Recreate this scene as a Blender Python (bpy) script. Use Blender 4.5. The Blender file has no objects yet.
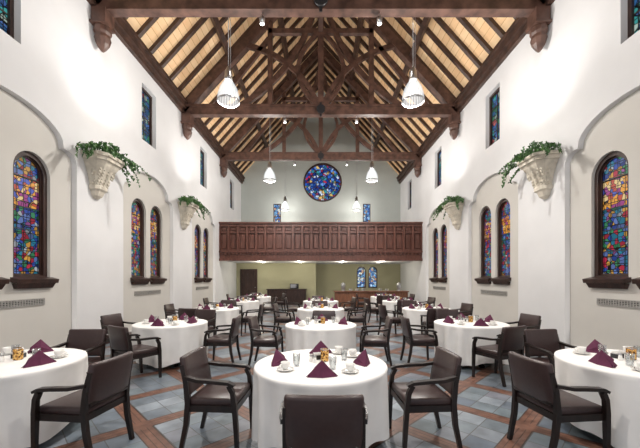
import bpy, bmesh, math, random
from mathutils import Vector, Matrix
random.seed(7)
C = bpy.context
scene = C.scene
scene.view_settings.view_transform = 'Standard'
pi = math.pi

# ---------------------------------------------------------------- materials
class NT:
    def __init__(s, name):
        s.m = bpy.data.materials.new(name); s.m.use_nodes = True
        s.t = s.m.node_tree; s.t.nodes.clear()
        s.out = s.t.nodes.new('ShaderNodeOutputMaterial')
    def n(s, typ, **kw):
        nd = s.t.nodes.new(typ)
        for k, v in kw.items(): setattr(nd, k, v)
        return nd
    def l(s, a, b): s.t.links.new(a, b)
    def val(s, inp, v):
        if isinstance(v, bpy.types.NodeSocket): s.l(v, inp)
        else: inp.default_value = v
    def math(s, op, a, b=0.0, c=None):
        nd = s.n('ShaderNodeMath', operation=op)
        s.val(nd.inputs[0], a); s.val(nd.inputs[1], b)
        if c is not None: s.val(nd.inputs[2], c)
        return nd.outputs[0]
    def mix(s, f, a, b, blend='MIX'):
        nd = s.n('ShaderNodeMix', data_type='RGBA', blend_type=blend)
        s.val(nd.inputs[0], f)
        s.val(nd.inputs[6], a if isinstance(a, bpy.types.NodeSocket) else (*a[:3], 1))
        s.val(nd.inputs[7], b if isinstance(b, bpy.types.NodeSocket) else (*b[:3], 1))
        return nd.outputs[2]
    def ramp(s, f, stops, interp='LINEAR'):
        nd = s.n('ShaderNodeValToRGB'); r = nd.color_ramp; r.interpolation = interp
        while len(r.elements) < len(stops): r.elements.new(0.5)
        for e, (p, c) in zip(r.elements, stops): e.position = p; e.color = (*c, 1)
        s.val(nd.inputs[0], f); return nd.outputs[0]
    def noise(s, scale, vec=None, detail=3.0):
        nd = s.n('ShaderNodeTexNoise'); nd.inputs['Scale'].default_value = scale
        nd.inputs['Detail'].default_value = detail
        if vec is not None: s.l(vec, nd.inputs['Vector'])
        return nd.outputs[0]
    def coord(s): return s.n('ShaderNodeTexCoord').outputs['Object']
    def mapv(s, vec, scale=(1,1,1), rot=(0,0,0)):
        nd = s.n('ShaderNodeMapping'); nd.inputs['Scale'].default_value = scale
        nd.inputs['Rotation'].default_value = rot; s.l(vec, nd.inputs['Vector']); return nd.outputs[0]
    def bump(s, h, st=0.2, dist=0.01):
        nd = s.n('ShaderNodeBump'); nd.inputs['Strength'].default_value = st
        nd.inputs['Distance'].default_value = dist; s.l(h, nd.inputs['Height']); return nd.outputs[0]
    def pbr(s, col, rough=0.5, metal=0.0, spec=0.5, normal=None, emis=None, estr=0.0):
        p = s.n('ShaderNodeBsdfPrincipled')
        s.val(p.inputs['Base Color'], col if isinstance(col, bpy.types.NodeSocket) else (*col[:3], 1))
        s.val(p.inputs['Roughness'], rough); s.val(p.inputs['Metallic'], metal)
        s.val(p.inputs['Specular IOR Level'], spec)
        if normal is not None: s.l(normal, p.inputs['Normal'])
        if emis is not None:
            s.val(p.inputs['Emission Color'], emis if isinstance(emis, bpy.types.NodeSocket) else (*emis[:3], 1))
            p.inputs['Emission Strength'].default_value = estr
        s.l(p.outputs[0], s.out.inputs[0]); return s.m

def plaster(name, col, var=0.06):
    n = NT(name); c = n.coord()
    f = n.noise(0.9, c, 4)
    a = tuple(x*(1-var) for x in col); b = tuple(min(1, x*(1+var*0.5)) for x in col)
    cc = n.ramp(f, [(0.3, a), (0.7, b)])
    return n.pbr(cc, 0.85, spec=0.2, normal=n.bump(n.noise(60, c, 3), 0.15, 0.004))

def wood(name, dark, light, rough=0.4, sc=(14, 1.2, 14), spec=0.5):
    n = NT(name); c = n.coord()
    f = n.noise(1.5, n.mapv(c, sc), 5)
    f2 = n.noise(3, c, 2)
    ff = n.math('ADD', n.math('MULTIPLY', f, 0.75), n.math('MULTIPLY', f2, 0.25))
    cc = n.ramp(ff, [(0.35, dark), (0.65, light)])
    return n.pbr(cc, rough, spec=spec, normal=n.bump(f, 0.15, 0.003))

def simple(name, col, rough=0.5, metal=0.0, spec=0.5, var=0.1, scale=20):
    n = NT(name); f = n.noise(scale, n.coord(), 2)
    cc = n.ramp(f, [(0.3, tuple(x*(1-var) for x in col)), (0.7, tuple(min(1, x*(1+var)) for x in col))])
    return n.pbr(cc, rough, metal, spec)

M_white = plaster('plaster_white', (0.72, 0.72, 0.725))
M_beige = plaster('plaster_beige', (0.60, 0.58, 0.54))
M_gable = plaster('plaster_grey_green', (0.47, 0.50, 0.475))
M_khaki = plaster('plaster_khaki', (0.44, 0.42, 0.28))
M_beam = wood('wood_truss', (0.045, 0.022, 0.016), (0.145, 0.075, 0.055), 0.45, (3, 3, 3))
M_rafter = wood('wood_rafter', (0.032, 0.016, 0.011), (0.085, 0.043, 0.030), 0.5, (3, 3, 3))
M_gal = wood('wood_gallery', (0.065, 0.022, 0.015), (0.155, 0.060, 0.042), 0.35, (8, 8, 1.5))
M_frame = wood('wood_window_frame', (0.022, 0.011, 0.009), (0.06, 0.028, 0.021), 0.4, (8, 8, 2))
M_chairw = wood('wood_espresso', (0.006, 0.004, 0.0035), (0.018, 0.010, 0.008), 0.3, (10, 10, 2))
M_counter = wood('wood_counter', (0.13, 0.05, 0.026), (0.24, 0.10, 0.052), 0.4, (10, 10, 2))

def mk_boards():
    n = NT('roof_boards_tan'); c = n.coord()
    sep = n.n('ShaderNodeSeparateXYZ'); n.l(c, sep.inputs[0])
    z = n.math('MULTIPLY', sep.outputs[2], 6.0)
    fr = n.math('FRACT', z); line = n.math('LESS_THAN', fr, 0.06)
    wn = n.n('ShaderNodeTexWhiteNoise', noise_dimensions='1D'); n.l(n.math('FLOOR', z), wn.inputs['W'])
    f = n.noise(2.0, n.mapv(c, (3, 0.8, 3)), 4)
    ff = n.math('ADD', n.math('MULTIPLY', f, 0.6), n.math('MULTIPLY', wn.outputs[0], 0.4))
    cc = n.ramp(ff, [(0.2, (0.78, 0.50, 0.27)), (0.8, (0.92, 0.69, 0.43))])
    cc = n.mix(line, cc, (0.50, 0.28, 0.13))
    return n.pbr(cc, 0.6, spec=0.2)
M_boards = mk_boards()

def mk_floor():
    n = NT('slate_floor_with_wood_strips'); c = n.coord()
    sep = n.n('ShaderNodeSeparateXYZ'); n.l(c, sep.inputs[0])
    s = 0.98
    u = n.math('MULTIPLY', n.math('ADD', sep.outputs[0], sep.outputs[1]), 0.7071/s)
    v = n.math('MULTIPLY', n.math('SUBTRACT', sep.outputs[0], sep.outputs[1]), 0.7071/s)
    w = 0.19
    fu = n.math('FRACT', u); fv = n.math('FRACT', v)
    su = n.math('LESS_THAN', fu, w); sv = n.math('LESS_THAN', fv, w)
    strip = n.math('MAXIMUM', su, sv)
    def edge(f, a, t):
        return n.math('LESS_THAN', n.math('ABSOLUTE', n.math('SUBTRACT', f, a)), t)
    K = 3.0
    iu = n.math('MULTIPLY', n.math('SUBTRACT', fu, w), K/(1-w)); iv = n.math('MULTIPLY', n.math('SUBTRACT', fv, w), K/(1-w))
    gu = n.math('LESS_THAN', n.math('FRACT', iu), 0.035); gv = n.math('LESS_THAN', n.math('FRACT', iv), 0.035)
    grout = n.math('MAXIMUM', gu, gv)
    cid = n.n('ShaderNodeCombineXYZ')
    n.l(n.math('ADD', n.math('MULTIPLY', n.math('FLOOR', u), 7.0), n.math('FLOOR', iu)), cid.inputs[0])
    n.l(n.math('ADD', n.math('MULTIPLY', n.math('FLOOR', v), 7.0), n.math('FLOOR', iv)), cid.inputs[1])
    wn = n.n('ShaderNodeTexWhiteNoise', noise_dimensions='2D'); n.l(cid.outputs[0], wn.inputs['Vector'])
    tile = n.ramp(wn.outputs[0], [(0.0, (0.105, 0.13, 0.165)), (0.35, (0.155, 0.185, 0.215)), (0.6, (0.135, 0.17, 0.19)), (0.8, (0.23, 0.265, 0.30)), (1.0, (0.175, 0.185, 0.215))])
    nz = n.noise(5, c, 5)
    tile = n.mix(0.6, tile, n.ramp(nz, [(0.3, (0.6, 0.6, 0.6)), (0.7, (1.5, 1.5, 1.5))]), 'MULTIPLY')
    tile = n.mix(grout, tile, (0.09, 0.09, 0.09))
    wo = n.noise(6, n.mapv(c, (1.5, 1.5, 1), (0, 0, pi/4)), 5)
    wood_c = n.ramp(wo, [(0.3, (0.105, 0.048, 0.033)), (0.7, (0.22, 0.11, 0.075))])
    def bord(f):
        return n.math('MAXIMUM', edge(f, 0.0, 0.012), n.math('MAXIMUM', edge(f, w, 0.012), n.math('MAXIMUM', edge(f, w/3, 0.004), edge(f, 2*w/3, 0.004))))
    el = n.math('MAXIMUM', n.math('MULTIPLY', bord(fu), n.math('SUBTRACT', 1.0, sv)), n.math('MULTIPLY', bord(fv), n.math('SUBTRACT', 1.0, su)))
    wood_c = n.mix(el, wood_c, (0.045, 0.026, 0.02))
    cc = n.mix(strip, tile, wood_c)
    hgt = n.math('SUBTRACT', nz, n.math('MULTIPLY', grout, 0.5))
    rough = n.math('ADD', n.math('MULTIPLY', nz, 0.3), 0.20)
    return n.pbr(cc, rough, spec=0.5, normal=n.bump(hgt, 0.25, 0.006))
M_floor = mk_floor()

def mk_glass(name, stops, scale=9, lattice=7.0, strength=1.0, axes=(1, 2), figure=None, lead=0.05):
    n = NT(name); c = n.coord()
    sep = n.n('ShaderNodeSeparateXYZ'); n.l(c, sep.inputs[0])
    a, b = sep.outputs[axes[0]], sep.outputs[axes[1]]
    vo = n.n('ShaderNodeTexVoronoi', feature='F1'); vo.inputs['Scale'].default_value = scale; n.l(c, vo.inputs['Vector'])
    ve = n.n('ShaderNodeTexVoronoi', feature='DISTANCE_TO_EDGE'); ve.inputs['Scale'].default_value = scale; n.l(c, ve.inputs['Vector'])
    s2 = n.n('ShaderNodeSeparateColor'); n.l(vo.outputs['Color'], s2.inputs[0])
    col = n.ramp(s2.outputs[0], stops, 'CONSTANT')
    col = n.mix(0.6, col, n.ramp(s2.outputs[1], [(0, (0.25,)*3), (1, (1.3,)*3)]), 'MULTIPLY')
    line = n.math('LESS_THAN', ve.outputs['Distance'], lead)
    if lattice:
        l1 = n.math('LESS_THAN', n.math('FRACT', n.math('MULTIPLY', a, lattice)), 0.10)
        l2 = n.math('LESS_THAN', n.math('FRACT', n.math('MULTIPLY', b, lattice)), 0.10)
        line = n.math('MAXIMUM', line, n.math('MAXIMUM', l1, l2))
    if figure:
        lo, hi = figure
        inz = n.math('MULTIPLY', n.math('GREATER_THAN', b, lo), n.math('LESS_THAN', b, hi))
        fc = n.ramp(s2.outputs[2], [(0, (0.85, 0.38, 0.05)), (0.3, (0.35, 0.05, 0.25)), (0.45, (0.85, 0.62, 0.28)), (0.65, (0.55, 0.08, 0.05)), (0.8, (0.08, 0.12, 0.55))], 'CONSTANT')
        col = n.mix(inz, col, fc)
    col = n.mix(line, col, (0.003, 0.003, 0.003))
    return n.pbr(n.mix(0.8, col, (0, 0, 0)), 0.3, spec=0.2, emis=col, estr=strength)  # glass colour emits, in place of daylight passing through the panes
st_side = [(0, (0.02, 0.07, 0.38)), (0.17, (0.02, 0.22, 0.36)), (0.32, (0.45, 0.025, 0.06)), (0.47, (0.12, 0.20, 0.50)), (0.60, (0.04, 0.26, 0.12)), (0.73, (0.62, 0.33, 0.06)), (0.84, (0.30, 0.08, 0.30)), (0.92, (0.42, 0.46, 0.52))]
M_glass = mk_glass('stained_glass_side', st_side, 12, 7, 0.60, figure=(2.9, 3.45))
M_glass_u = mk_glass('stained_glass_clerestory', [(0, (0.03, 0.12, 0.30)), (0.25, (0.05, 0.32, 0.32)), (0.5, (0.08, 0.18, 0.48)), (0.7, (0.38, 0.48, 0.43)), (0.85, (0.05, 0.20, 0.12)), (0.94, (0.4, 0.1, 0.1))], 8, 5, 0.75)
M_glass_b = mk_glass('stained_glass_back', [(0, (0.08, 0.20, 0.55)), (0.35, (0.20, 0.45, 0.75)), (0.6, (0.45, 0.6, 0.8)), (0.8, (0.5, 0.3, 0.2)), (0.9, (0.7, 0.75, 0.7))], 8, 5, 1.0, axes=(0, 2))
M_rose = mk_glass('stained_glass_rose', [(0, (0.01, 0.04, 0.26)), (0.25, (0.02, 0.10, 0.48)), (0.42, (0.12, 0.28, 0.72)), (0.55, (0.45, 0.03, 0.08)), (0.68, (0.62, 0.72, 0.88)), (0.8, (0.04, 0.26, 0.32)), (0.9, (0.7, 0.48, 0.15))], 6.0, 0, 0.85, axes=(0, 2))

M_uph = simple('leather_dark_brown', (0.043, 0.025, 0.024), 0.33, spec=0.5, scale=30)
def mk_cloth():
    n = NT('white_linen'); c = n.coord()
    return n.pbr(n.ramp(n.noise(4, c, 2), [(0.3, (0.80, 0.785, 0.76)), (0.7, (0.88, 0.865, 0.84))]), 0.8, spec=0.15, normal=n.bump(n.noise(250, c, 2), 0.1, 0.001))
M_cloth = mk_cloth()
M_nap = simple('napkin_burgundy', (0.105, 0.028, 0.060), 0.8, spec=0.15)
M_china = simple('china_white', (0.86, 0.85, 0.82), 0.15, var=0.02)
M_coffee = simple('spoon_steel', (0.6, 0.6, 0.6), 0.2, 1.0, var=0.03)
M_metal = simple('brushed_metal', (0.45, 0.45, 0.46), 0.3, 1.0, var=0.05)
M_black = simple('black_plastic', (0.02, 0.02, 0.022), 0.4)
M_grille = simple('grille_grey', (0.36, 0.35, 0.33), 0.5, 0.2)
M_stone = simple('carved_stone', (0.62, 0.57, 0.48), 0.8, spec=0.2, var=0.14, scale=8)
M_soil = simple('soil', (0.05, 0.035, 0.02), 0.9)
def mk_leaf():
    n = NT('ivy_leaf'); f = n.noise(9, n.coord(), 2)
    return n.pbr(n.ramp(f, [(0.3, (0.02, 0.06, 0.015)), (0.55, (0.05, 0.14, 0.03)), (0.75, (0.14, 0.27, 0.07))]), 0.45)
M_leaf = mk_leaf()
def mk_clear():
    n = NT('clear_glass'); t = n.n('ShaderNodeBsdfTransparent'); g = n.n('ShaderNodeBsdfGlossy')
    g.inputs['Roughness'].default_value = 0.05
    t.inputs[0].default_value = (0.92, 0.94, 0.95, 1)
    lw = n.n('ShaderNodeLayerWeight'); lw.inputs[0].default_value = 0.35
    m = n.n('ShaderNodeMixShader'); n.l(lw.outputs[1], m.inputs[0]); n.l(t.outputs[0], m.inputs[1]); n.l(g.outputs[0], m.inputs[2])
    n.l(m.outputs[0], n.out.inputs[0]); return n.m
M_clear = mk_clear()
def mk_amber():
    n = NT('amber_mosaic_glass'); c = n.coord()
    vo = n.n('ShaderNodeTexVoronoi'); vo.inputs['Scale'].default_value = 70; n.l(c, vo.inputs['Vector'])
    s2 = n.n('ShaderNodeSeparateColor'); n.l(vo.outputs['Color'], s2.inputs[0])
    cc = n.ramp(s2.outputs[0], [(0, (0.10, 0.04, 0.01)), (0.4, (0.42, 0.20, 0.035)), (0.8, (0.65, 0.40, 0.12))], 'CONSTANT')
    return n.pbr(cc, 0.15, emis=cc, estr=0.08)
M_amber = mk_amber()
def mk_shade():
    n = NT('pendant_prismatic_glass'); t = n.n('ShaderNodeBsdfTransparent'); e = n.n('ShaderNodeEmission')
    c = n.coord(); sep = n.n('ShaderNodeSeparateXYZ'); n.l(c, sep.inputs[0])
    ang = n.math('ARCTAN2', sep.outputs[1], sep.outputs[0])
    rib = n.math('SINE', n.math('MULTIPLY', ang, 24.0))
    f = n.math('ADD', n.math('MULTIPLY', rib, 0.12), 0.42)
    lw = n.n('ShaderNodeLayerWeight'); lw.inputs[0].default_value = 0.4
    col = n.mix(lw.outputs[1], (1, 0.99, 0.96), (0.30, 0.34, 0.38))
    n.l(col, e.inputs[0]); e.inputs[1].default_value = 1.8
    m = n.n('ShaderNodeMixShader'); n.l(f, m.inputs[0]); n.l(t.outputs[0], m.inputs[1]); n.l(e.outputs[0], m.inputs[2])
    n.l(m.outputs[0], n.out.inputs[0]); return n.m
M_shade = mk_shade()
def mk_emit(name, col, s):
    n = NT(name); f = n.noise(3, n.coord(), 1)
    c = n.ramp(f, [(0, tuple(x*0.97 for x in col)), (1, col)])
    return n.pbr((0.8, 0.8, 0.8), 0.5, emis=c, estr=s)
M_bulb = mk_emit('lamp_bulb', (1, 0.96, 0.88), 12)

# ---------------------------------------------------------------- geometry helpers
def finish(name, bm, mats, smooth=False, loc=(0, 0, 0), rotz=0.0, autosm=None):
    me = bpy.data.meshes.new(name)
    bmesh.ops.recalc_face_normals(bm, faces=bm.faces[:]) if bm.faces else None
    bm.to_mesh(me); bm.free()
    for m in mats: me.materials.append(m)
    ob = bpy.data.objects.new(name, me); C.collection.objects.link(ob)
    ob.location = loc; ob.rotation_euler = (0, 0, rotz)
    return ob
def inst(ob, loc, rotz=0.0, scale=None):
    o = bpy.data.objects.new(ob.name.split('.')[0], ob.data); C.collection.objects.link(o)
    o.location = loc; o.rotation_euler = (0, 0, rotz)
    if scale: o.scale = scale
    return o
def box(bm, c, s, mat=0, M=None):
    r = bmesh.ops.create_cube(bm, size=1.0)
    vs = r['verts']
    T = Matrix.Translation(c) @ (M if M else Matrix.Identity(4)) @ Matrix.Diagonal((*s, 1))
    bmesh.ops.transform(bm, matrix=T, verts=vs)
    for f in {f for v in vs for f in v.link_faces}: f.material_index = mat
    return vs
def bb(bm, x0, x1, y0, y1, z0, z1, mat=0):
    return box(bm, ((x0+x1)/2, (y0+y1)/2, (z0+z1)/2), (abs(x1-x0), abs(y1-y0), abs(z1-z0)), mat)
def merge(bm, other, M=None):
    me = bpy.data.meshes.new('tmp'); other.to_mesh(me); other.free()
    if M: me.transform(M)
    bm.from_mesh(me); bpy.data.meshes.remove(me)
def rbox(bm, c, s, bev, mat=0, M=None, bendy=0.0, seg=2, smooth=True, cuts=0):
    b = bmesh.new(); bmesh.ops.create_cube(b, size=1.0)
    bmesh.ops.transform(b, matrix=Matrix.Diagonal((*s, 1)), verts=b.verts)
    bmesh.ops.bevel(b, geom=b.edges[:], offset=bev, segments=seg, profile=0.5, affect='EDGES')
    if cuts:
        for i in range(1, cuts+1):
            x = -s[0]/2 + s[0]*i/(cuts+1)
            bmesh.ops.bisect_plane(b, geom=b.verts[:]+b.edges[:]+b.faces[:], plane_co=(x, 0, 0), plane_no=(1, 0, 0))
    if bendy:
        for v in b.verts: v.co.y += bendy*(v.co.x/(s[0]/2))**2
    for f in b.faces: f.material_index = mat; f.smooth = smooth
    merge(bm, b, Matrix.Translation(c) @ (M if M else Matrix.Identity(4)))
def lathe(bm, prof, seg=24, mat=0, c=(0, 0, 0), smooth=True, cap=True, fn=None):
    rings = []
    for (r, z) in prof:
        ring = []
        for i in range(seg):
            a = 2*pi*i/seg
            rr = r if fn is None else fn(r, z, a)
            ring.append(bm.verts.new((c[0]+rr*math.cos(a), c[1]+rr*math.sin(a), c[2]+z)))
        rings.append(ring)
    for k in range(len(rings)-1):
        for i in range(seg):
            j = (i+1) % seg
            f = bm.faces.new((rings[k][i], rings[k][j], rings[k+1][j], rings[k+1][i])); f.material_index = mat; f.smooth = smooth
    if cap:
        for rg in (rings[0], rings[-1]):
            try:
                f = bm.faces.new(rg); f.material_index = mat
            except ValueError: pass
def loft(bm, pts, side, w, h, mat=0):
    side = Vector(side).normalized(); pts = [Vector(p) for p in pts]; rings = []
    for i, p in enumerate(pts):
        d = (pts[min(i+1, len(pts)-1)] - pts[max(i-1, 0)]).normalized()
        up = d.cross(side).normalized()
        hh = h[i] if isinstance(h, (list, tuple)) else h
        ww = w[i] if isinstance(w, (list, tuple)) else w
        rings.append([bm.verts.new(p + side*sx*ww/2 + up*sy*hh/2) for sx, sy in ((-1, -1), (1, -1), (1, 1), (-1, 1))])
    for a, b in zip(rings, rings[1:]):
        for i in range(4):
            f = bm.faces.new((a[i], a[(i+1) % 4], b[(i+1) % 4], b[i])); f.material_index = mat
    for r in (rings[0], rings[-1]):
        f = bm.faces.new(r); f.material_index = mat
def tube(bm, p0, p1, r, mat=0, seg=8):
    p0, p1 = Vector(p0), Vector(p1); d = p1-p0; q = d.to_track_quat('Z', 'Y').to_matrix().to_4x4()
    b = bmesh.new(); lathe(b, [(r, 0), (r, d.length)], seg, mat); merge(bm, b, Matrix.Translation(p0) @ q)

def outline_mesh(outlines, thick):
    cu = bpy.data.curves.new('tmpc', 'CURVE'); cu.dimensions = '2D'; cu.fill_mode = 'BOTH'; cu.extrude = thick/2
    for o in outlines:
        sp = cu.splines.new('POLY'); sp.points.add(len(o)-1)
        for p, q in zip(sp.points, o): p.co = (q[0], q[1], 0, 1)
        sp.use_cyclic_u = True
    ob = bpy.data.objects.new('tmpo', cu); C.collection.objects.link(ob)
    C.view_layer.update()
    me = bpy.data.meshes.new_from_object(ob.evaluated_get(C.evaluated_depsgraph_get()))
    bpy.data.objects.remove(ob); bpy.data.curves.remove(cu)
    return me
def add_outline(bm, outlines, thick, M, mat=0):
    me = outline_mesh(outlines, thick); me.transform(M)
    n0 = len(bm.faces); bm.from_mesh(me); bm.faces.ensure_lookup_table()
    for f in bm.faces[n0:]: f.material_index = mat
    bpy.data.meshes.remove(me)
def MS(x): return Matrix(((0, 0, 1, x), (1, 0, 0, 0), (0, 1, 0, 0), (0, 0, 0, 1)))
def MBk(y): return Matrix(((1, 0, 0, 0), (0, 0, -1, y), (0, 1, 0, 0), (0, 0, 0, 1)))

def arch(c, hw, z0, z1, n=14):
    zs = z1-hw
    p = [(c-hw, z0), (c+hw, z0)]
    for i in range(n+1):
        a = pi*i/n; p.append((c+hw*math.cos(a), zs+hw*math.sin(a)))
    return p
def rect(a0, a1, b0, b1): return [(a0, b0), (a1, b0), (a1, b1), (a0, b1)]
def panel(c, hw, z0, zt):
    p = [(c-hw, z0), (c+hw, z0), (c+hw, zt-0.75)]
    for i in range(1, 7):
        a = pi/2*i/6; p.append((c+hw-0.28*(1-math.cos(a)), zt-0.75+0.22*math.sin(a)))
    k = hw-0.28
    p.append((c+k-0.06, zt-0.53))
    for i in range(1, 15):
        a = pi*i/15; p.append((c+(k-0.06)*math.cos(a), zt-0.48+0.48*math.sin(a)))
    p.append((c-k+0.06, zt-0.53))
    for i in range(6, 0, -1):
        a = pi/2*i/6; p.append((c-hw+0.28*(1-math.cos(a)), zt-0.75+0.22*math.sin(a)))
    p.append((c-hw, zt-0.75))
    return p

# ---------------------------------------------------------------- room constants
W2 = 5.2; Y0 = -1.6; Y1 = 20.9; ZP = 8.0; RISE = 5.8
BAYS = [0.95, 5.4, 9.85, 14.35]
CLER = [0.6, 5.15, 9.7, 14.2, 18.75]
TRUSS = [2.8, 7.37, 12.05, 16.6]
RC = 0.11   # depth of recessed panels

bm = bmesh.new(); bb(bm, -W2-0.6, W2+0.6, Y0, Y1+0.4, -0.2, 0.0); finish('floor', bm, [M_floor])

for sgn, nm in ((-1, 'left'), (1, 'right')):
    bm = bmesh.new()
    outer = [rect(Y0, Y1, 0, ZP+0.3)] + [panel(c, 1.42, 0.14, 4.75) for c in BAYS] + [rect(c-0.4, c+0.4, 5.65, 7.3) for c in CLER]
    add_outline(bm, outer, RC, MS(sgn*(W2+RC/2)), 0)
    low = [rect(Y0, Y1, 0, 5.1)]
    for c in BAYS:
        for o in (-0.5, 0.5): low.append(arch(c+o, 0.38, 1.55, 3.92))
    add_outline(bm, low, 0.4, MS(sgn*(W2+RC+0.2)), 1)
    up = [rect(Y0, Y1, 5.1, ZP+0.3)] + [rect(c-0.4, c+0.4, 5.65, 7.3) for c in CLER]
    add_outline(bm, up, 0.4, MS(sgn*(W2+RC+0.2)), 0)
    finish('wall_'+nm, bm, [M_white, M_beige])
    bm = bmesh.new()
    prev = Y0
    for c in BAYS + [None]:
        e = c-1.42 if c is not None else Y1
        if e > prev:
            bb(bm, sgn*W2, sgn*(W2-0.025), prev, e, 0, 0.16)
            bb(bm, sgn*(W2-0.0), sgn*(W2-0.035), prev, e, 0.16, 0.19)
        if c is not None: prev = c+1.42
    finish('baseboard_'+nm, bm, [M_frame])

# windows
wn = 1
for sgn in (-1, 1):
    for c in BAYS:
        bm = bmesh.new()
        for o in (-0.5, 0.5):
            cc = c+o
            add_outline(bm, [arch(cc, 0.38, 1.55, 3.92), arch(cc, 0.30, 1.65, 3.84)], 0.10, MS(sgn*(W2+0.22)), 0)
            add_outline(bm, [arch(cc, 0.30, 1.65, 3.84), arch(cc, 0.27, 1.68, 3.81)], 0.05, MS(sgn*(W2+0.24)), 0)
            add_outline(bm, [arch(cc, 0.30, 1.65, 3.84)], 0.01, MS(sgn*(W2+0.25)), 1)
            for z in (2.1, 2.5, 2.9, 3.45):
                bb(bm, sgn*(W2+0.225), sgn*(W2+0.255), cc-0.29, cc+0.29, z-0.008, z+0.008, 2)
            loft(bm, [(sgn*(W2+0.26), cc, 1.61), (sgn*(W2-0.02), cc, 1.54)], (0, 1, 0), 0.86, 0.08, 0)
            loft(bm, [(sgn*(W2+0.08), cc, 1.50), (sgn*(W2+0.08), cc, 1.41)], (0, 1, 0), [0.80, 0.74], [0.13, 0.06], 0)
        finish('window_%d' % wn, bm, [M_frame, M_glass, M_black]); wn += 1
    for c in CLER:
        bm = bmesh.new(); X = W2+0.16
        add_outline(bm, [rect(c-0.4, c+0.4, 5.65, 7.3), rect(c-0.33, c+0.33, 5.72, 7.23)], 0.08, MS(sgn*X), 0)
        bb(bm, sgn*(X+0.01), sgn*(X+0.02), c-0.34, c+0.34, 5.71, 7.24, 1)
        for z in (6.1, 6.47, 6.85): bb(bm, sgn*(X-0.01), sgn*(X+0.02), c-0.32, c+0.32, z-0.012, z+0.012, 0)
        bb(bm, sgn*(X-0.01), sgn*(X+0.02), c-0.012, c+0.012, 5.73, 7.22, 0)
        finish('window_%d' % wn, bm, [M_frame, M_glass_u]); wn += 1

# vents
for sgn in (-1, 1):
    for c in BAYS:
        bm = bmesh.new(); x = sgn*(W2+RC)
        add_outline(bm, [rect(c-0.74, c+0.74, 1.09, 1.22), rect(c-0.72, c+0.72, 1.11, 1.20)], 0.02, MS(x-sgn*0.01), 0)
        bb(bm, x, x-sgn*0.004, c-0.72, c+0.72, 1.11, 1.20, 1)
        for k in range(3):
            z = 1.125+k*0.03; bb(bm, x-sgn*0.004, x-sgn*0.016, c-0.72, c+0.72, z-0.006, z+0.006, 0)
        for i in range(28):
            y = c-0.71+i*1.42/27; bb(bm, x-sgn*0.004, x-sgn*0.014, y-0.008, y+0.008, 1.11, 1.20, 0)
        finish('wall_vent_grille', bm, [M_grille, M_black])

# back wall
bm = bmesh.new()
RX = 0.12
RW = [(RX+1.24*math.cos(2*pi*i/48), 7.83+1.24*math.sin(2*pi*i/48)) for i in range(48)]
gx = W2+0.5
back = [[(-gx, 2.5), (gx, 2.5), (gx, ZP), (0, ZP+RISE+0.5), (-gx, ZP)], RW, rect(-3.1, -2.6, 5.2, 6.45), rect(2.75, 3.25, 5.2, 6.45)]
add_outline(bm, back, 0.4, MBk(Y1+0.2), 0)
lowb = [rect(-gx, gx, 0, 2.5), arch(2.65, 0.3, 0.95, 2.35), arch(3.4, 0.3, 0.95, 2.35)]
add_outline(bm, lowb, 0.4, MBk(Y1+0.2), 1)
finish('wall_back', bm, [M_gable, M_khaki])
# partition under the gallery (left part stands forward of the servery recess)
YP = 19.7
bm = bmesh.new(); bb(bm, -W2+0.004, -0.3, YP, YP+0.14, 0, 2.515); finish('wall_partition', bm, [M_khaki])

bm = bmesh.new()
def circ(r, n=48): return [(RX+r*math.cos(2*pi*i/n), 7.83+r*math.sin(2*pi*i/n)) for i in range(n)]
add_outline(bm, [circ(1.26), circ(1.16)], 0.14, MBk(Y1+0.02), 0)
add_outline(bm, [circ(1.17)], 0.02, MBk(Y1+0.09), 1)
for r in (0.86, 0.42): add_outline(bm, [circ(r+0.022), circ(r-0.022)], 0.04, MBk(Y1+0.06), 0)
for k in range(12):
    a = 2*pi*k/12; r0 = 0.42
    loft(bm, [(RX+r0*math.cos(a), Y1+0.06, 7.83+r0*math.sin(a)), (RX+1.17*math.cos(a), Y1+0.06, 7.83+1.17*math.sin(a))], (0, 1, 0), 0.04, 0.03, 0)
finish('window_%d' % wn, bm, [M_frame, M_rose]); wn += 1
for (a, b) in ((-3.1, -2.6), (2.75, 3.25)):
    bm = bmesh.new()
    add_outline(bm, [rect(a, b, 5.2, 6.45), rect(a+.05, b-.05, 5.25, 6.40)], 0.1, MBk(Y1+0.08), 0)
    bb(bm, a+.04, b-.04, Y1+0.09, Y1+0.1, 5.24, 6.41, 1)
    finish('window_%d' % wn, bm, [M_frame, M_glass_b]); wn += 1
bm = bmesh.new()
for cx in (2.65, 3.4):
    add_outline(bm, [arch(cx, 0.3, 0.95, 2.35), arch(cx, 0.24, 1.01, 2.29)], 0.1, MBk(Y1+0.06), 0)
    add_outline(bm, [arch(cx, 0.25, 1.0, 2.30)], 0.01, MBk(Y1+0.09), 1)
finish('window_%d' % wn, bm, [M_frame, M_glass_b]); wn += 1
# door (surface casing + leaf)
bm = bmesh.new(); D = YP
add_outline(bm, [rect(-4.95, -3.9, 0.005, 2.15), rect(-4.86, -3.99, 0.01, 2.06)], 0.06, MBk(D-0.035), 0)
bb(bm, -4.86, -3.99, D-0.035, D-0.006, 0.01, 2.06, 0)
for z0, z1 in ((0.2, 0.95), (1.1, 1.9)):
    for x0, x1 in ((-4.77, -4.48), (-4.37, -4.08)): bb(bm, x0, x1, D-0.05, D-0.03, z0, z1, 0)
lathe(bm, [(0.0, 0), (0.03, 0.01), (0.03, 0.04), (0.0, 0.05)], 12, 1, (-4.03, D-0.06, 1.0))
finish('door_1', bm, [M_frame, M_metal])

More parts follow.
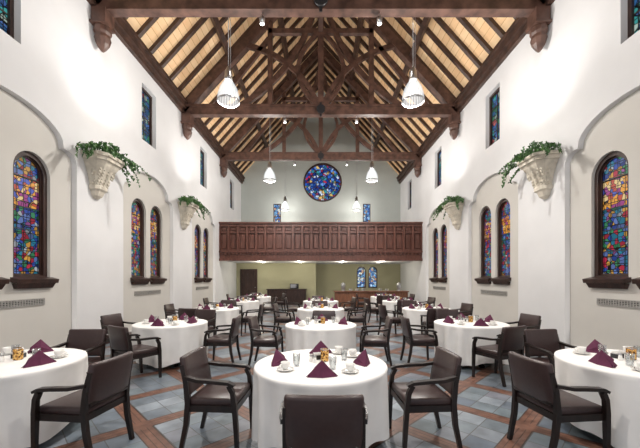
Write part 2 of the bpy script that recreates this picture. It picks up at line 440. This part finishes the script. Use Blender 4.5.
# gallery (balcony)
GY = 16.45; GW = W2-0.006
bm = bmesh.new()
bb(bm, -GW, GW, GY+0.1, Y1-0.01, 2.52, 2.72, 1)
bb(bm, -GW, GW, GY+0.05, GY+0.16, 2.5, 4.38, 0)
bb(bm, -GW, GW, GY-0.16, GY+0.18, 4.38, 4.46, 0)
bb(bm, -GW, GW, GY-0.06, GY+0.05, 4.24, 4.38, 0)
bb(bm, -GW, GW, GY-0.12, GY+0.05, 2.48, 2.60, 0)
bb(bm, -GW, GW, GY-0.04, GY+0.05, 2.60, 2.90, 0)
bb(bm, -GW, GW, GY-0.14, GY+0.05, 2.90, 2.98, 0)
npan = 22; pw = 2*GW/npan
for i in range(npan+1):
    x = -GW+i*pw
    bb(bm, max(-GW, x-0.05), min(GW, x+0.05), GY-0.10, GY+0.05, 2.98, 4.24, 0)
for i in range(npan):
    x = -GW+(i+0.5)*pw; a = pw/2-0.05
    bb(bm, x-a, x+a, GY-0.05, GY+0.05, 2.98, 3.06, 0); bb(bm, x-a, x+a, GY-0.05, GY+0.05, 3.90, 3.98, 0)
    rbox(bm, (x, GY+0.04, 3.48), (2*a-0.10, 0.05, 0.74), 0.02, 0, smooth=False, seg=1)
    rbox(bm, (x, GY+0.04, 4.11), (2*a-0.12, 0.05, 0.16), 0.015, 0, smooth=False, seg=1)
for i in range(52):
    x = -GW+0.12+i*(2*GW-0.24)/51; bb(bm, x-0.045, x+0.045, GY-0.11, GY-0.03, 2.80, 2.90, 0)
finish('gallery_balcony', bm, [M_gal, M_white])

# ---------------------------------------------------------------- roof
def roofz(x): return ZP + RISE*(1-abs(x)/W2)
bm = bmesh.new()
for sgn in (-1, 1):
    xe = sgn*(W2+0.6); ze = ZP-RISE*0.6/W2
    q = [(xe, Y0, ze+0.2), (0, Y0, ZP+RISE+0.2), (0, Y1+0.4, ZP+RISE+0.2), (xe, Y1+0.4, ze+0.2)]
    lo = [bm.verts.new(p) for p in q]; hi = [bm.verts.new((p[0], p[1], p[2]+0.15)) for p in q]
    bm.faces.new(lo); bm.faces.new(hi)
    for i in range(4): bm.faces.new((lo[i], lo[(i+1) % 4], hi[(i+1) % 4], hi[i]))
finish('ceiling', bm, [M_boards])
bm = bmesh.new()
y = Y0+0.2
while y < Y1-0.05:
    for sgn in (-1, 1):
        loft(bm, [(sgn*(W2+0.1), y, roofz(W2)+0.05), (sgn*0.02, y, roofz(0)+0.11)], (0, 1, 0), 0.12, 0.15)
    y += 0.64
finish('roof_rafters', bm, [M_rafter])
bm = bmesh.new()
for sgn in (-1, 1):
    for x in (1.6, 3.4):
        z = roofz(x)-0.12
        ang = math.atan2(RISE, W2)*sgn
        box(bm, (sgn*x, (Y0+Y1)/2, z), (0.17, Y1-Y0, 0.18), 0, Matrix.Rotation(ang, 4, 'Y'))
bb(bm, -0.09, 0.09, Y0, Y1, ZP+RISE-0.3, ZP+RISE+0.05)
finish('roof_purlins', bm, [M_rafter])
for sgn, nm in ((-1, 1), (1, 2)):
    bm = bmesh.new()
    bb(bm, sgn*(W2-0.20), sgn*(W2+0.1), Y0, Y1, 7.90, 8.14)
    bb(bm, sgn*(W2-0.11), sgn*(W2+0.02), Y0, Y1, 7.76, 7.90)
    bb(bm, sgn*(W2-0.26), sgn*(W2-0.1), Y0, Y1, 8.08, 8.16)
    finish('trim_%d' % nm, bm, [M_rafter])

def arcpts(p0, p1, bulge, y, n=12):
    p0, p1 = Vector((p0[0], 0, p0[1])), Vector((p1[0], 0, p1[1])); d = p1-p0
    nrm = Vector((-d.z, 0, d.x)).normalized()
    out = []
    for i in range(n+1):
        t = i/n; p = p0+d*t+nrm*bulge*4*t*(1-t); out.append((p.x, y, p.z))
    return out
def truss(y):
    bm = bmesh.new(); S = (0, 1, 0); TW = 0.24
    bb(bm, -W2, W2, y-TW/2, y+TW/2, 7.70, 8.04)
    bb(bm, -W2, W2, y-TW/2-0.03, y+TW/2+0.03, 7.99, 8.08)
    for s in (-1, 1):
        off = 0.33
        loft(bm, [(s*(W2-0.05), y, ZP-0.1), (0, y, ZP+RISE-off)], S, TW, 0.30)
        loft(bm, [(s*1.9, y, 8.0), (s*1.9, y, roofz(1.9)-0.45)], S, 0.16, 0.18)
        loft(bm, arcpts((s*3.1, 8.02), (s*0.1, 12.3), s*0.6, y), S, 0.14, 0.20)
        loft(bm, arcpts((s*0.1, 8.1), (s*2.75, roofz(2.75)-0.4), s*0.45, y), S, 0.13, 0.18)
        loft(bm, arcpts((s*0.1, 8.05), (s*0.12, 10.8), -s*0.75, y), S, 0.12, 0.14)
        loft(bm, [(s*4.0, y, 8.0), (s*1.95, y, 10.6)], S, 0.13, 0.16)
        x = s*(W2-0.18)
        bb(bm, x-0.16, x+0.16, y-0.16, y+0.16, 7.35, 7.74)
        bb(bm, x-0.19, x+0.175, y-0.19, y+0.19, 7.36, 7.42)
        lathe(bm, [(0.03, -0.56), (0.08, -0.5), (0.14, -0.40), (0.17, -0.28), (0.15, -0.2), (0.18, -0.14), (0.18, -0.05), (0.16, 0.0)], 10, 0, (x, y, 7.37), smooth=False)
    loft(bm, [(0, y, 8.0), (0, y, ZP+RISE-0.3)], S, 0.18, 0.22)
    bb(bm, -1.95, 1.95, y-0.08, y+0.08, 10.77, 10.95)
    b = bmesh.new(); lathe(b, [(0.0, 0), (0.12, 0.0), (0.16, 0.04), (0.16, 0.10)], 16, 1)
    merge(bm, b, Matrix.Translation((0, y-0.1, 7.88)) @ Matrix.Rotation(pi/2, 4, 'X'))
    bb(bm, -0.035, 0.035, y-0.15, y-0.12, 7.62, 8.14, 1)
    return finish('roof_truss', bm, [M_beam, M_black])
for y in TRUSS: truss(y)
bm = bmesh.new()
for a, b in zip(TRUSS, TRUSS[1:]):
    bb(bm, -0.08, 0.08, a+0.12, b-0.12, 10.76, 10.96)
finish('roof_ridge_brace', bm, [M_rafter])

# ---------------------------------------------------------------- pendants
def pendant():
    bm = bmesh.new()
    lathe(bm, [(0.255, -0.42), (0.26, -0.36), (0.245, -0.24), (0.20, -0.10), (0.13, 0.02), (0.09, 0.08)], 32, 0, cap=False)
    lathe(bm, [(0.265, -0.44), (0.272, -0.42), (0.265, -0.40), (0.255, -0.40), (0.255, -0.44)], 32, 1, cap=False)
    lathe(bm, [(0.095, 0.07), (0.10, 0.11), (0.085, 0.30), (0.05, 0.36), (0.02, 0.42)], 20, 1)
    lathe(bm, [(0.02, -0.22), (0.06, -0.18), (0.075, -0.1), (0.06, -0.02), (0.03, 0.06)], 16, 2)
    tube(bm, (0, 0, 0.4), (0, 0, 4.9), 0.009, 1)
    tube(bm, (0.05, 0, 0.3), (0.05, 0, 4.9), 0.005, 1)
    lathe(bm, [(0.09, 4.84), (0.09, 4.91), (0.02, 4.96)], 16, 1)
    return finish('pendant_lamp', bm, [M_shade, M_metal, M_bulb])
P = pendant(); first = True
def light(name, kind, loc, power, col=(1, 0.95, 0.88), size=0.1, rot=None, **kw):
    ld = bpy.data.lights.new(name, kind); ld.energy = power; ld.color = col
    if kind in ('POINT', 'SPOT'): ld.shadow_soft_size = size
    for k, v in kw.items(): setattr(ld, k, v)
    o = bpy.data.objects.new(name, ld); C.collection.objects.link(o); o.location = loc
    if rot: o.rotation_euler = rot
    return o
for yy in (1.0, 7.7, 13.9, 19.9):  # nearest pair hangs out of view, added for more room light
    for s in (-1, 1):
        x = s*2.22
        if first: P.location = (x, yy, 6.27); first = False
        else: inst(P, (x, yy, 6.27))
        light('pendant_light', 'POINT', (x, yy, 5.97), {1.0: 450, 7.7: 520, 13.9: 540}.get(yy, 110), (1, 0.955, 0.90), size=0.12)

# ---------------------------------------------------------------- corbel planters + ivy
def corbel(sgn, y):
    bm = bmesh.new(); x0 = sgn*(W2-0.004)
    secs = [(3.42, 0.05, 0.06), (3.48, 0.12, 0.12), (3.58, 0.15, 0.16), (3.62, 0.20, 0.2), (3.68, 0.20, 0.2), (3.72, 0.18, 0.19), (3.95, 0.25, 0.27), (4.13, 0.34, 0.38), (4.21, 0.38, 0.42), (4.22, 0.41, 0.46), (4.29, 0.41, 0.46), (4.30, 0.45, 0.50), (4.37, 0.45, 0.50)]
    rings = []
    for z, hw, pr in secs:
        ch = hw*0.35; cp = pr*0.3
        pts = [(0, -hw), (pr-cp, -hw), (pr, -hw+ch), (pr, hw-ch), (pr-cp, hw), (0, hw)]
        rings.append([bm.verts.new((x0-sgn*a, y+b, z)) for a, b in pts])
    for a, b in zip(rings, rings[1:]):
        for i in range(6):
            bm.faces.new((a[i], a[(i+1) % 6], b[(i+1) % 6], b[i]))
    bm.faces.new(rings[0]); f = bm.faces.new(rings[-1]); f.material_index = 1
    for row, (z, hw, pr, sz) in enumerate([(3.79, 0.20, 0.21, 0.10), (3.98, 0.27, 0.29, 0.12)]):
        pos = [(pr, t*hw) for t in (-0.55, 0, 0.55)] + [(pr*0.5, -hw), (pr*0.5, hw), (pr*0.9, -hw*0.85), (pr*0.9, hw*0.85)]
        for a, b in pos:
            for (dz, s) in ((-0.06, 0.7), (0.0, 1.0), (0.06, 0.8)):
                r = bmesh.ops.create_icosphere(bm, subdivisions=1, radius=sz*0.42*s)
                bmesh.ops.transform(bm, matrix=Matrix.Translation((x0-sgn*(a+dz*0.35), y+b, z+dz)) @ Matrix.Diagonal((0.8, 0.8, 1, 1)), verts=r['verts'])
    return finish('carved_corbel_planter', bm, [M_stone, M_soil])
def ivy(sgn, y, seed):
    rnd = random.Random(seed); bm = bmesh.new(); x0 = sgn*W2; ZT = 4.385
    shape = [(0, 0), (0.45, -0.12), (0.5, 0.25), (0.28, 0.4), (0.22, 0.75), (0, 1.05), (-0.22, 0.75), (-0.28, 0.4), (-0.5, 0.25), (-0.45, -0.12)]
    def leaf(p, s):
        M = Matrix.Translation(p) @ Matrix.Rotation(rnd.uniform(0, 2*pi), 4, 'Z') @ Matrix.Rotation(rnd.uniform(-1.9, -0.3), 4, 'X') @ Matrix.Rotation(rnd.uniform(-0.6, 0.6), 4, 'Y')
        vs = [bm.verts.new(M @ Vector((a*s, b*s, abs(a)*s*0.3))) for a, b in shape]
        c = bm.verts.new(M @ Vector((0, 0.35*s, 0)))
        for i in range(len(vs)):
            bm.faces.new((vs[i], vs[(i+1) % len(vs)], c))
    for _ in range(300):
        a = rnd.uniform(0.05, 0.52); b = rnd.gauss(0, 0.30); b = max(-0.65, min(0.65, b))
        h = 0.27*max(0.15, 1-(b/0.65)**2)
        leaf((x0-sgn*max(0.1, a), y+b, ZT+0.02+rnd.uniform(0, h)), rnd.uniform(0.05, 0.09))
    for k in range(26):
        side = rnd.choice((-1, 1)); b = rnd.uniform(-0.42, 0.42); a = rnd.uniform(0.50, 0.58)
        if rnd.random() < 0.6: b = side*rnd.uniform(0.48, 0.56); a = rnd.uniform(0.12, 0.5)
        p = Vector((x0-sgn*a, y+b, ZT+0.06)); L = rnd.randint(3, 10)
        dr = Vector((-sgn*rnd.uniform(0, 0.03), (side*rnd.uniform(0.03, 0.085)) if abs(b) > 0.44 else rnd.uniform(-0.02, 0.02), -0.015))
        if a > 0.4 and abs(b) < 0.44: dr.x = -sgn*rnd.uniform(0.02, 0.06)
        pr = p.copy()
        for i in range(L):
            p = p+dr+Vector((0, rnd.uniform(-0.015, 0.015), 0)); dr.z -= 0.006; dr.y *= 0.92
            leaf(p, rnd.uniform(0.05, 0.08)); leaf(p+Vector((0, 0.02, 0.01)), rnd.uniform(0.04, 0.07))
            tube(bm, pr, p, 0.004, 0, 4); pr = p.copy()
    lathe(bm, [(0.16, 0), (0.2, 0.05), (0.12, 0.12), (0.02, 0.15)], 10, 0, (x0-sgn*0.24, y, 4.373))
    return finish('ivy_plant', bm, [M_leaf])
for i, y in enumerate(TRUSS[1:3]):
    for s in (-1, 1):
        corbel(s, y); ivy(s, y, 10+i*2+s)
        for dy in (-0.28, 0.28):
            light('planter_uplight', 'SPOT', (s*(W2-0.6), y+dy, 4.66), 95, (1, 0.98, 0.95), 0.08, rot=(pi, -s*0.22, 0), spot_size=2.2, spot_blend=1.0)

# ---------------------------------------------------------------- furniture
def chair():
    bm = bmesh.new(); X = (1, 0, 0)
    for s in (-1, 1):
        pts = [(s*0.235, -0.30, 0.0), (s*0.24, -0.245, 0.25), (s*0.245, -0.225, 0.45), (s*0.245, -0.245, 0.64), (s*0.24, -0.285, 0.80)]
        loft(bm, pts, X, 0.036, [0.034, 0.045, 0.05, 0.042, 0.034], 0)
        pts = [(s*0.255, 0.235, 0.0), (s*0.262, 0.225, 0.25), (s*0.268, 0.215, 0.44), (s*0.275, 0.20, 0.56), (s*0.278, 0.165, 0.63)]
        loft(bm, pts, X, [0.032, 0.038, 0.042, 0.04, 0.042], [0.032, 0.04, 0.044, 0.04, 0.04], 0)
        pts = [(s*0.278, 0.215, 0.628), (s*0.28, 0.16, 0.652), (s*0.282, 0.04, 0.662), (s*0.275, -0.12, 0.668), (s*0.255, -0.255, 0.69)]
        loft(bm, pts, X, [0.05, 0.058, 0.056, 0.05, 0.04], [0.022, 0.028, 0.03, 0.03, 0.03], 0)
        loft(bm, [(s*0.25, 0.21, 0.405), (s*0.24, -0.22, 0.405)], X, 0.024, 0.06, 0)
    loft(bm, [(-0.26, 0.215, 0.405), (0.26, 0.215, 0.405)], (0, 1, 0), 0.024, 0.06, 0)
    loft(bm, [(-0.24, -0.225, 0.405), (0.24, -0.225, 0.405)], (0, 1, 0), 0.024, 0.06, 0)
    rbox(bm, (0, -0.005, 0.46), (0.49, 0.45, 0.075), 0.024, 1)
    tilt = Matrix.Rotation(0.17, 4, 'X')
    rbox(bm, (0, -0.277, 0.69), (0.50, 0.055, 0.37), 0.022, 1, tilt, bendy=0.02, cuts=5)
    rbox(bm, (0, -0.251, 0.52), (0.45, 0.03, 0.035), 0.006, 0, tilt)
    return finish('dining_chair', bm, [M_chairw, M_uph])
CH = chair(); chair_used = [False]
def put_chair(x, y, rot):
    if not chair_used[0]:
        CH.location = (x, y, 0); CH.rotation_euler = (0, 0, rot); chair_used[0] = True
    else: inst(CH, (x, y, 0), rot)

R = 0.65
def table(seed):
    rnd = random.Random(seed); bm = bmesh.new(); seg = 160
    ph = [rnd.uniform(0, 2*pi) for _ in range(4)]
    rings = []
    prof = [(0.0, 0.752), (0.3, 0.752), (0.6, 0.752), (R-0.015, 0.751), (R+0.002, 0.744), (R+0.006, 0.728)]
    for t in (0.05, 0.12, 0.2, 0.35, 0.5, 0.65, 0.8, 0.92, 1.0): prof.append((R+0.004, 0.728-0.62*t))
    for k, (r, z) in enumerate(prof[1:]):
        t = max(0, (0.728-z)/0.62); ring = []
        for i in range(seg):
            a = 2*pi*i/seg
            q = math.cos(13*a+ph[0]+1.4*math.sin(2*a+ph[1])+0.8*math.sin(3*a+ph[2]))
            w = (abs(q)**0.6)*(1 if q > 0 else -1)*0.7*(0.65+0.35*math.cos(3*a+ph[3])) + math.cos(5*a+ph[3])*0.2 - 0.35
            amp = 0.058*t**0.65
            rr = r+amp*w
            zz = z - (0.04*t*math.cos(4*a+ph[1]) if t > 0 else 0)
            ring.append(bm.verts.new((rr*math.cos(a), rr*math.sin(a), zz)))
        rings.append(ring)
    c = bm.verts.new((0, 0, 0.752))
    for i in range(seg):
        f = bm.faces.new((c, rings[0][i], rings[0][(i+1) % seg])); f.smooth = True
    for a, b in zip(rings, rings[1:]):
        for i in range(seg):
            f = bm.faces.new((a[i], a[(i+1) % seg], b[(i+1) % seg], b[i])); f.smooth = True
    lathe(bm, [(0.0, 0.715), (R-0.03, 0.715), (R-0.03, 0.745), (0.0, 0.745)], 48, 1, cap=False)
    lathe(bm, [(0.05, 0.06), (0.05, 0.70), (0.2, 0.715)], 16, 1)
    for k in range(4):
        a = k*pi/2+pi/4
        loft(bm, [(0.04*math.cos(a), 0.04*math.sin(a), 0.10), (0.42*math.cos(a), 0.42*math.sin(a), 0.02)], (-math.sin(a), math.cos(a), 0), 0.06, [0.07, 0.04], 1)
    return finish('round_dining_table', bm, [M_cloth, M_chairw])
TB = [table(1), table(2)]; tb_used = [False, False]

def napkin():
    bm = bmesh.new(); K = 1.15
    L = [(-0.115, -0.03, 0.0), (0.115, -0.03, 0.0), (0.0, 0.09, 0.0), (0, -0.015, 0.125), (0, -0.055, 0.0), (-0.05, 0.05, 0.055), (0.05, 0.05, 0.055), (0, 0.045, 0.07)]
    v = [bm.verts.new([q*K for q in p]) for p in L]
    for f in ((0, 4, 3), (4, 1, 3), (0, 3, 5), (1, 6, 3), (3, 7, 5), (3, 6, 7), (5, 7, 2), (7, 6, 2), (0, 5, 2), (1, 2, 6), (0, 2, 4), (4, 2, 1)):
        bm.faces.new([v[i] for i in f])
    w = [bm.verts.new([q*K for q in p]) for p in ((-0.125, -0.02, 0.0), (0.0, -0.005, 0.112), (-0.03, 0.1, 0.0), (0.125, -0.02, 0.0), (0.03, 0.1, 0.0))]
    bm.faces.new((w[0], w[1], w[2])); bm.faces.new((w[3], w[4], w[1]))
    return finish('folded_napkin', bm, [M_nap])
def cup():
    bm = bmesh.new()
    lathe(bm, [(0.0, 0.004), (0.045, 0.003), (0.05, 0.006), (0.078, 0.017), (0.08, 0.019), (0.05, 0.011), (0.0, 0.009)], 28, 0, cap=False)
    lathe(bm, [(0.0, 0.012), (0.022, 0.012), (0.024, 0.018), (0.036, 0.035), (0.042, 0.07), (0.044, 0.078), (0.041, 0.078), (0.038, 0.07), (0.032, 0.035), (0.0, 0.022)], 24, 0, cap=False)
    pts = [(0.038+0.028*math.sin(pi*i/8), 0, 0.028+0.038*i/8) for i in range(9)]
    loft(bm, pts, (0, 1, 0), 0.01, 0.007, 0)
    loft(bm, [(-0.05, -0.045, 0.02), (0.03, -0.058, 0.022)], (0, 1, 0), 0.006, 0.002, 1)
    return finish('teacup_and_saucer', bm, [M_china, M_coffee])
def glass():
    bm = bmesh.new()
    lathe(bm, [(0.0, 0.002), (0.028, 0.002), (0.03, 0.01), (0.036, 0.12), (0.034, 0.12), (0.027, 0.012), (0.0, 0.012)], 20, 0, cap=False)
    return finish('water_glass', bm, [M_clear])
def votive():
    bm = bmesh.new()
    lathe(bm, [(0.0, 0.001), (0.038, 0.001), (0.042, 0.01), (0.042, 0.12), (0.038, 0.12), (0.036, 0.02), (0.0, 0.02)], 20, 0, cap=False)
    lathe(bm, [(0.043, 0.118), (0.044, 0.124), (0.037, 0.124)], 20, 1, cap=False)
    lathe(bm, [(0.0, 0.06), (0.03, 0.06), (0.03, 0.021)], 16, 2, cap=False)
    return finish('amber_votive_holder', bm, [M_amber, M_metal, M_china])
def shaker():
    bm = bmesh.new()
    lathe(bm, [(0.018, 0.001), (0.02, 0.006), (0.015, 0.05), (0.014, 0.055)], 14, 0)
    lathe(bm, [(0.0155, 0.055), (0.0155, 0.066), (0.010, 0.075), (0.0, 0.078)], 14, 1)
    return finish('salt_shaker', bm, [M_china, M_metal])
def caddy():
    bm = bmesh.new()
    bb(bm, -0.05, 0.05, -0.032, 0.032, 0.001, 0.006, 0)
    for x in (-0.05, 0.05): bb(bm, x-0.002, x+0.002, -0.032, 0.032, 0.001, 0.045, 0)
    for y in (-0.032, 0.032): bb(bm, -0.05, 0.05, y-0.002, y+0.002, 0.001, 0.045, 0)
    for i in range(9):
        box(bm, (-0.04+i*0.01, 0, 0.036), (0.004, 0.052, 0.06), 1, Matrix.Rotation(0.12*((i % 3)-1), 4, 'Y'))
    return finish('sugar_packet_caddy', bm, [M_black, M_china])
protos = {}
def put(kind, fn, x, y, z, rot):
    if kind not in protos:
        o = fn(); protos[kind] = o; o.location = (x, y, z); o.rotation_euler = (0, 0, rot)
    else: inst(protos[kind], (x, y, z), rot)

def set_table(i, x, y, chairs, full=True, rot=0.0, spread=0.43):
    k = i % 2
    if not tb_used[k]: TB[k].location = (x, y, 0); TB[k].rotation_euler = (0, 0, rot); tb_used[k] = True
    else: inst(TB[k], (x, y, 0), rot)
    Z = 0.7525
    for (cx, cy, cr) in chairs:
        put_chair(cx, cy, cr)
        a = math.atan2(cy-y, cx-x)
        put('nap', napkin, x+spread*math.cos(a), y+spread*math.sin(a), Z, a-pi/2+pi + random.uniform(-0.25, 0.25))
        a2 = a+0.66
        put('cup', cup, x+0.42*math.cos(a2), y+0.42*math.sin(a2), Z, a2)
        a3 = a+0.42
        put('glass', glass, x+0.26*math.cos(a3), y+0.26*math.sin(a3), Z, 0)
    put('vot', votive, x+0.04, y+0.07, Z, 0)
    put('sh', shaker, x-0.06, y+0.0, Z, 0)
    put('sh', shaker, x-0.10, y+0.04, Z, 0)
    put('cad', caddy, x-0.03, y+0.15, Z, 0.3)
def face(cx, cy, x, y, d=0.0): return math.atan2(y-cy, x-cx)-pi/2+d

def four(x, y, angs, dist=1.0, jit=0.12):
    out = []
    for a in angs:
        a = math.radians(a); cx, cy = x+dist*math.cos(a), y+dist*math.sin(a)
        out.append((cx, cy, face(cx, cy, x, y, random.uniform(-jit, jit))))
    return out
# front centre table
x, y = 0.0, 3.2
set_table(0, x, y, [(-0.98, 3.17, face(-0.98, 3.17, x, y, -0.08)), (0.98, 3.17, face(0.98, 3.17, x, y, 0.08)), (0.02, 2.28, 0.0)])
put('nap', napkin, 0.0, 3.63, 0.7525, 0.1); put('cup', cup, 0.2, 3.59, 0.7525, 1)
# near side tables
x, y = -3.18, 3.25
set_table(1, x, y, [(-2.2, 2.98, pi/2-0.12), (-3.30, 4.25, face(-3.30, 4.25, x, y, -0.1)), (-4.15, 3.5, face(-4.15, 3.5, x, y))], rot=1.0)
x, y = 3.18, 3.25
set_table(2, x, y, [(2.2, 2.98, -pi/2+0.12), (3.15, 4.25, face(3.15, 4.25, x, y, 0.1)), (4.15, 3.5, face(4.15, 3.5, x, y))], rot=2.0)
# second row
set_table(3, 0.0, 5.9, four(0, 5.9, [178, 2, 88], 0.98), rot=.5)
x, y = -2.85, 6.1
set_table(4, x, y, [(-2.92, 5.07, face(-2.92, 5.07, x, y, -0.45)), (-1.86, 6.0, face(-1.86, 6.0, x, y, 0.1)), (-3.9, 6.35, face(-3.9, 6.35, x, y, 0.1)), (-2.7, 7.1, face(-2.7, 7.1, x, y))], rot=3.)
x, y = 2.85, 6.1
set_table(5, x, y, [(2.80, 5.07, face(2.80, 5.07, x, y, 0.45)), (1.86, 6.0, face(1.86, 6.0, x, y, -0.1)), (3.9, 6.35, face(3.9, 6.35, x, y, -0.1)), (2.9, 7.1, face(2.9, 7.1, x, y))], rot=4.)
i = 6
for yy in (8.95, 11.9, 14.7):
    for xx in (-2.95, 0.0, 2.95):
        if yy > 14 and xx == 0: continue
        j = random.uniform(-8, 8)
        set_table(i, xx, yy, four(xx, yy, [10+j, 95+j, 185+j, 262+j] if xx else [5+j, 92+j, 178+j], 1.0), rot=i); i += 1

# ---------------------------------------------------------------- under gallery
bm = bmesh.new()
bb(bm, 0.75, 4.6, 16.9, 17.55, 0.0, 0.86, 0); bb(bm, 0.7, 4.65, 16.82, 17.6, 0.86, 0.91, 1)
for k in range(7):
    x0 = 0.8+k*0.543; bb(bm, x0, x0+0.48, 16.88, 16.9, 0.12, 0.78, 0)
    bb(bm, x0+0.06, x0+0.42, 16.865, 16.88, 0.2, 0.70, 0)
bb(bm, 0.75, 4.6, 16.88, 16.9, 0.0, 0.08, 2)
finish('buffet_counter', bm, [M_counter, M_counter, M_black])
bm = bmesh.new()
lathe(bm, [(0.12, 0), (0.12, 0.03), (0.09, 0.05), (0.11, 0.1), (0.12, 0.35), (0.1, 0.4), (0.03, 0.43), (0.02, 0.47)], 20, 0)
tube(bm, (0, -0.11, 0.1), (0, -0.17, 0.1), 0.012, 1)
U = finish('coffee_urn', bm, [M_metal, M_black], loc=(4.2, 17.2, 0.911)); inst(U, (1.2, 17.2, 0.911))
bm = bmesh.new()
for k in range(8): lathe(bm, [(0.06, 0), (0.11, 0.012), (0.115, 0.015), (0.0, 0.01)], 20, 0, (0, 0, k*0.014), cap=False)
U = finish('plate_stack', bm, [M_china], loc=(1.6, 17.15, 0.911))
for q in (1.95, 2.3, 3.2, 3.55): inst(U, (q, 17.2, 0.911))
bm = bmesh.new(); q = YP-20.9
bb(bm, -3.2, -0.9, 20.3+q, 20.88+q, 0.0, 0.9, 0); bb(bm, -3.25, -0.85, 20.26+q, 20.89+q, 0.9, 0.94, 0)
for k in range(4): bb(bm, -3.15+k*0.56, -2.65+k*0.56, 20.285+q, 20.3+q, 0.08, 0.84, 0)
finish('sideboard', bm, [M_frame])
bm = bmesh.new()
rbox(bm, (0, 0, 0.16), (0.5, 0.36, 0.3), 0.02, 0); bb(bm, -0.21, 0.1, -0.19, -0.178, 0.05, 0.27, 1); tube(bm, (0.14, -0.2, 0.06), (0.14, -0.2, 0.26), 0.008, 1)
finish('microwave_oven', bm, [M_black, M_metal], loc=(-1.6, 20.55+q, 0.951))
for xx in (-3.4, -1.2, 1.2, 3.4):
    for yy in (17.4, 18.9):
        bm = bmesh.new(); lathe(bm, [(0.09, 0), (0.11, -0.01), (0.11, 0.0)], 20, 0); lathe(bm, [(0.08, -0.012), (0.08, -0.002)], 16, 1)
        finish('recessed_downlight', bm, [M_china, M_bulb], loc=(xx, yy, 2.518))
    light('downlight', 'POINT', (xx, 18.2, 2.3), 34, (1, 0.94, 0.78), 0.15)
def spotfix(x, y):
    bm = bmesh.new()
    lathe(bm, [(0.05, 0), (0.07, 0.12), (0.05, 0.16)], 14, 0); lathe(bm, [(0.045, -0.004), (0.045, 0.004)], 14, 1)
    tube(bm, (0, 0, 0.15), (0, 0, 0.26), 0.012, 0)
    finish('truss_spotlight', bm, [M_metal, M_bulb], loc=(x, y, 7.45))
for y in TRUSS:
    for x in (-1.35, 1.35):
        spotfix(x, y)
        light('truss_spot', 'SPOT', (x, y, 7.41), 230, (1, 0.96, 0.91), size=0.08, rot=(0, 0, 0), spot_size=1.7, spot_blend=0.9)

# ---------------------------------------------------------------- world & camera
w = bpy.data.worlds.new('World'); scene.world = w; w.use_nodes = True
bg = w.node_tree.nodes['Background']; bg.inputs[0].default_value = (0.90, 0.93, 1.0, 1); bg.inputs[1].default_value = 0.6
cam = bpy.data.cameras.new('Camera'); co = bpy.data.objects.new('Camera', cam); C.collection.objects.link(co)
co.location = (0, 0, 1.6); co.rotation_euler = (pi/2, 0, 0)
cam.sensor_width = 36; cam.lens = 18; cam.shift_y = (278-224)/640; cam.shift_x = -0.0012; cam.clip_start = 0.05
scene.camera = co
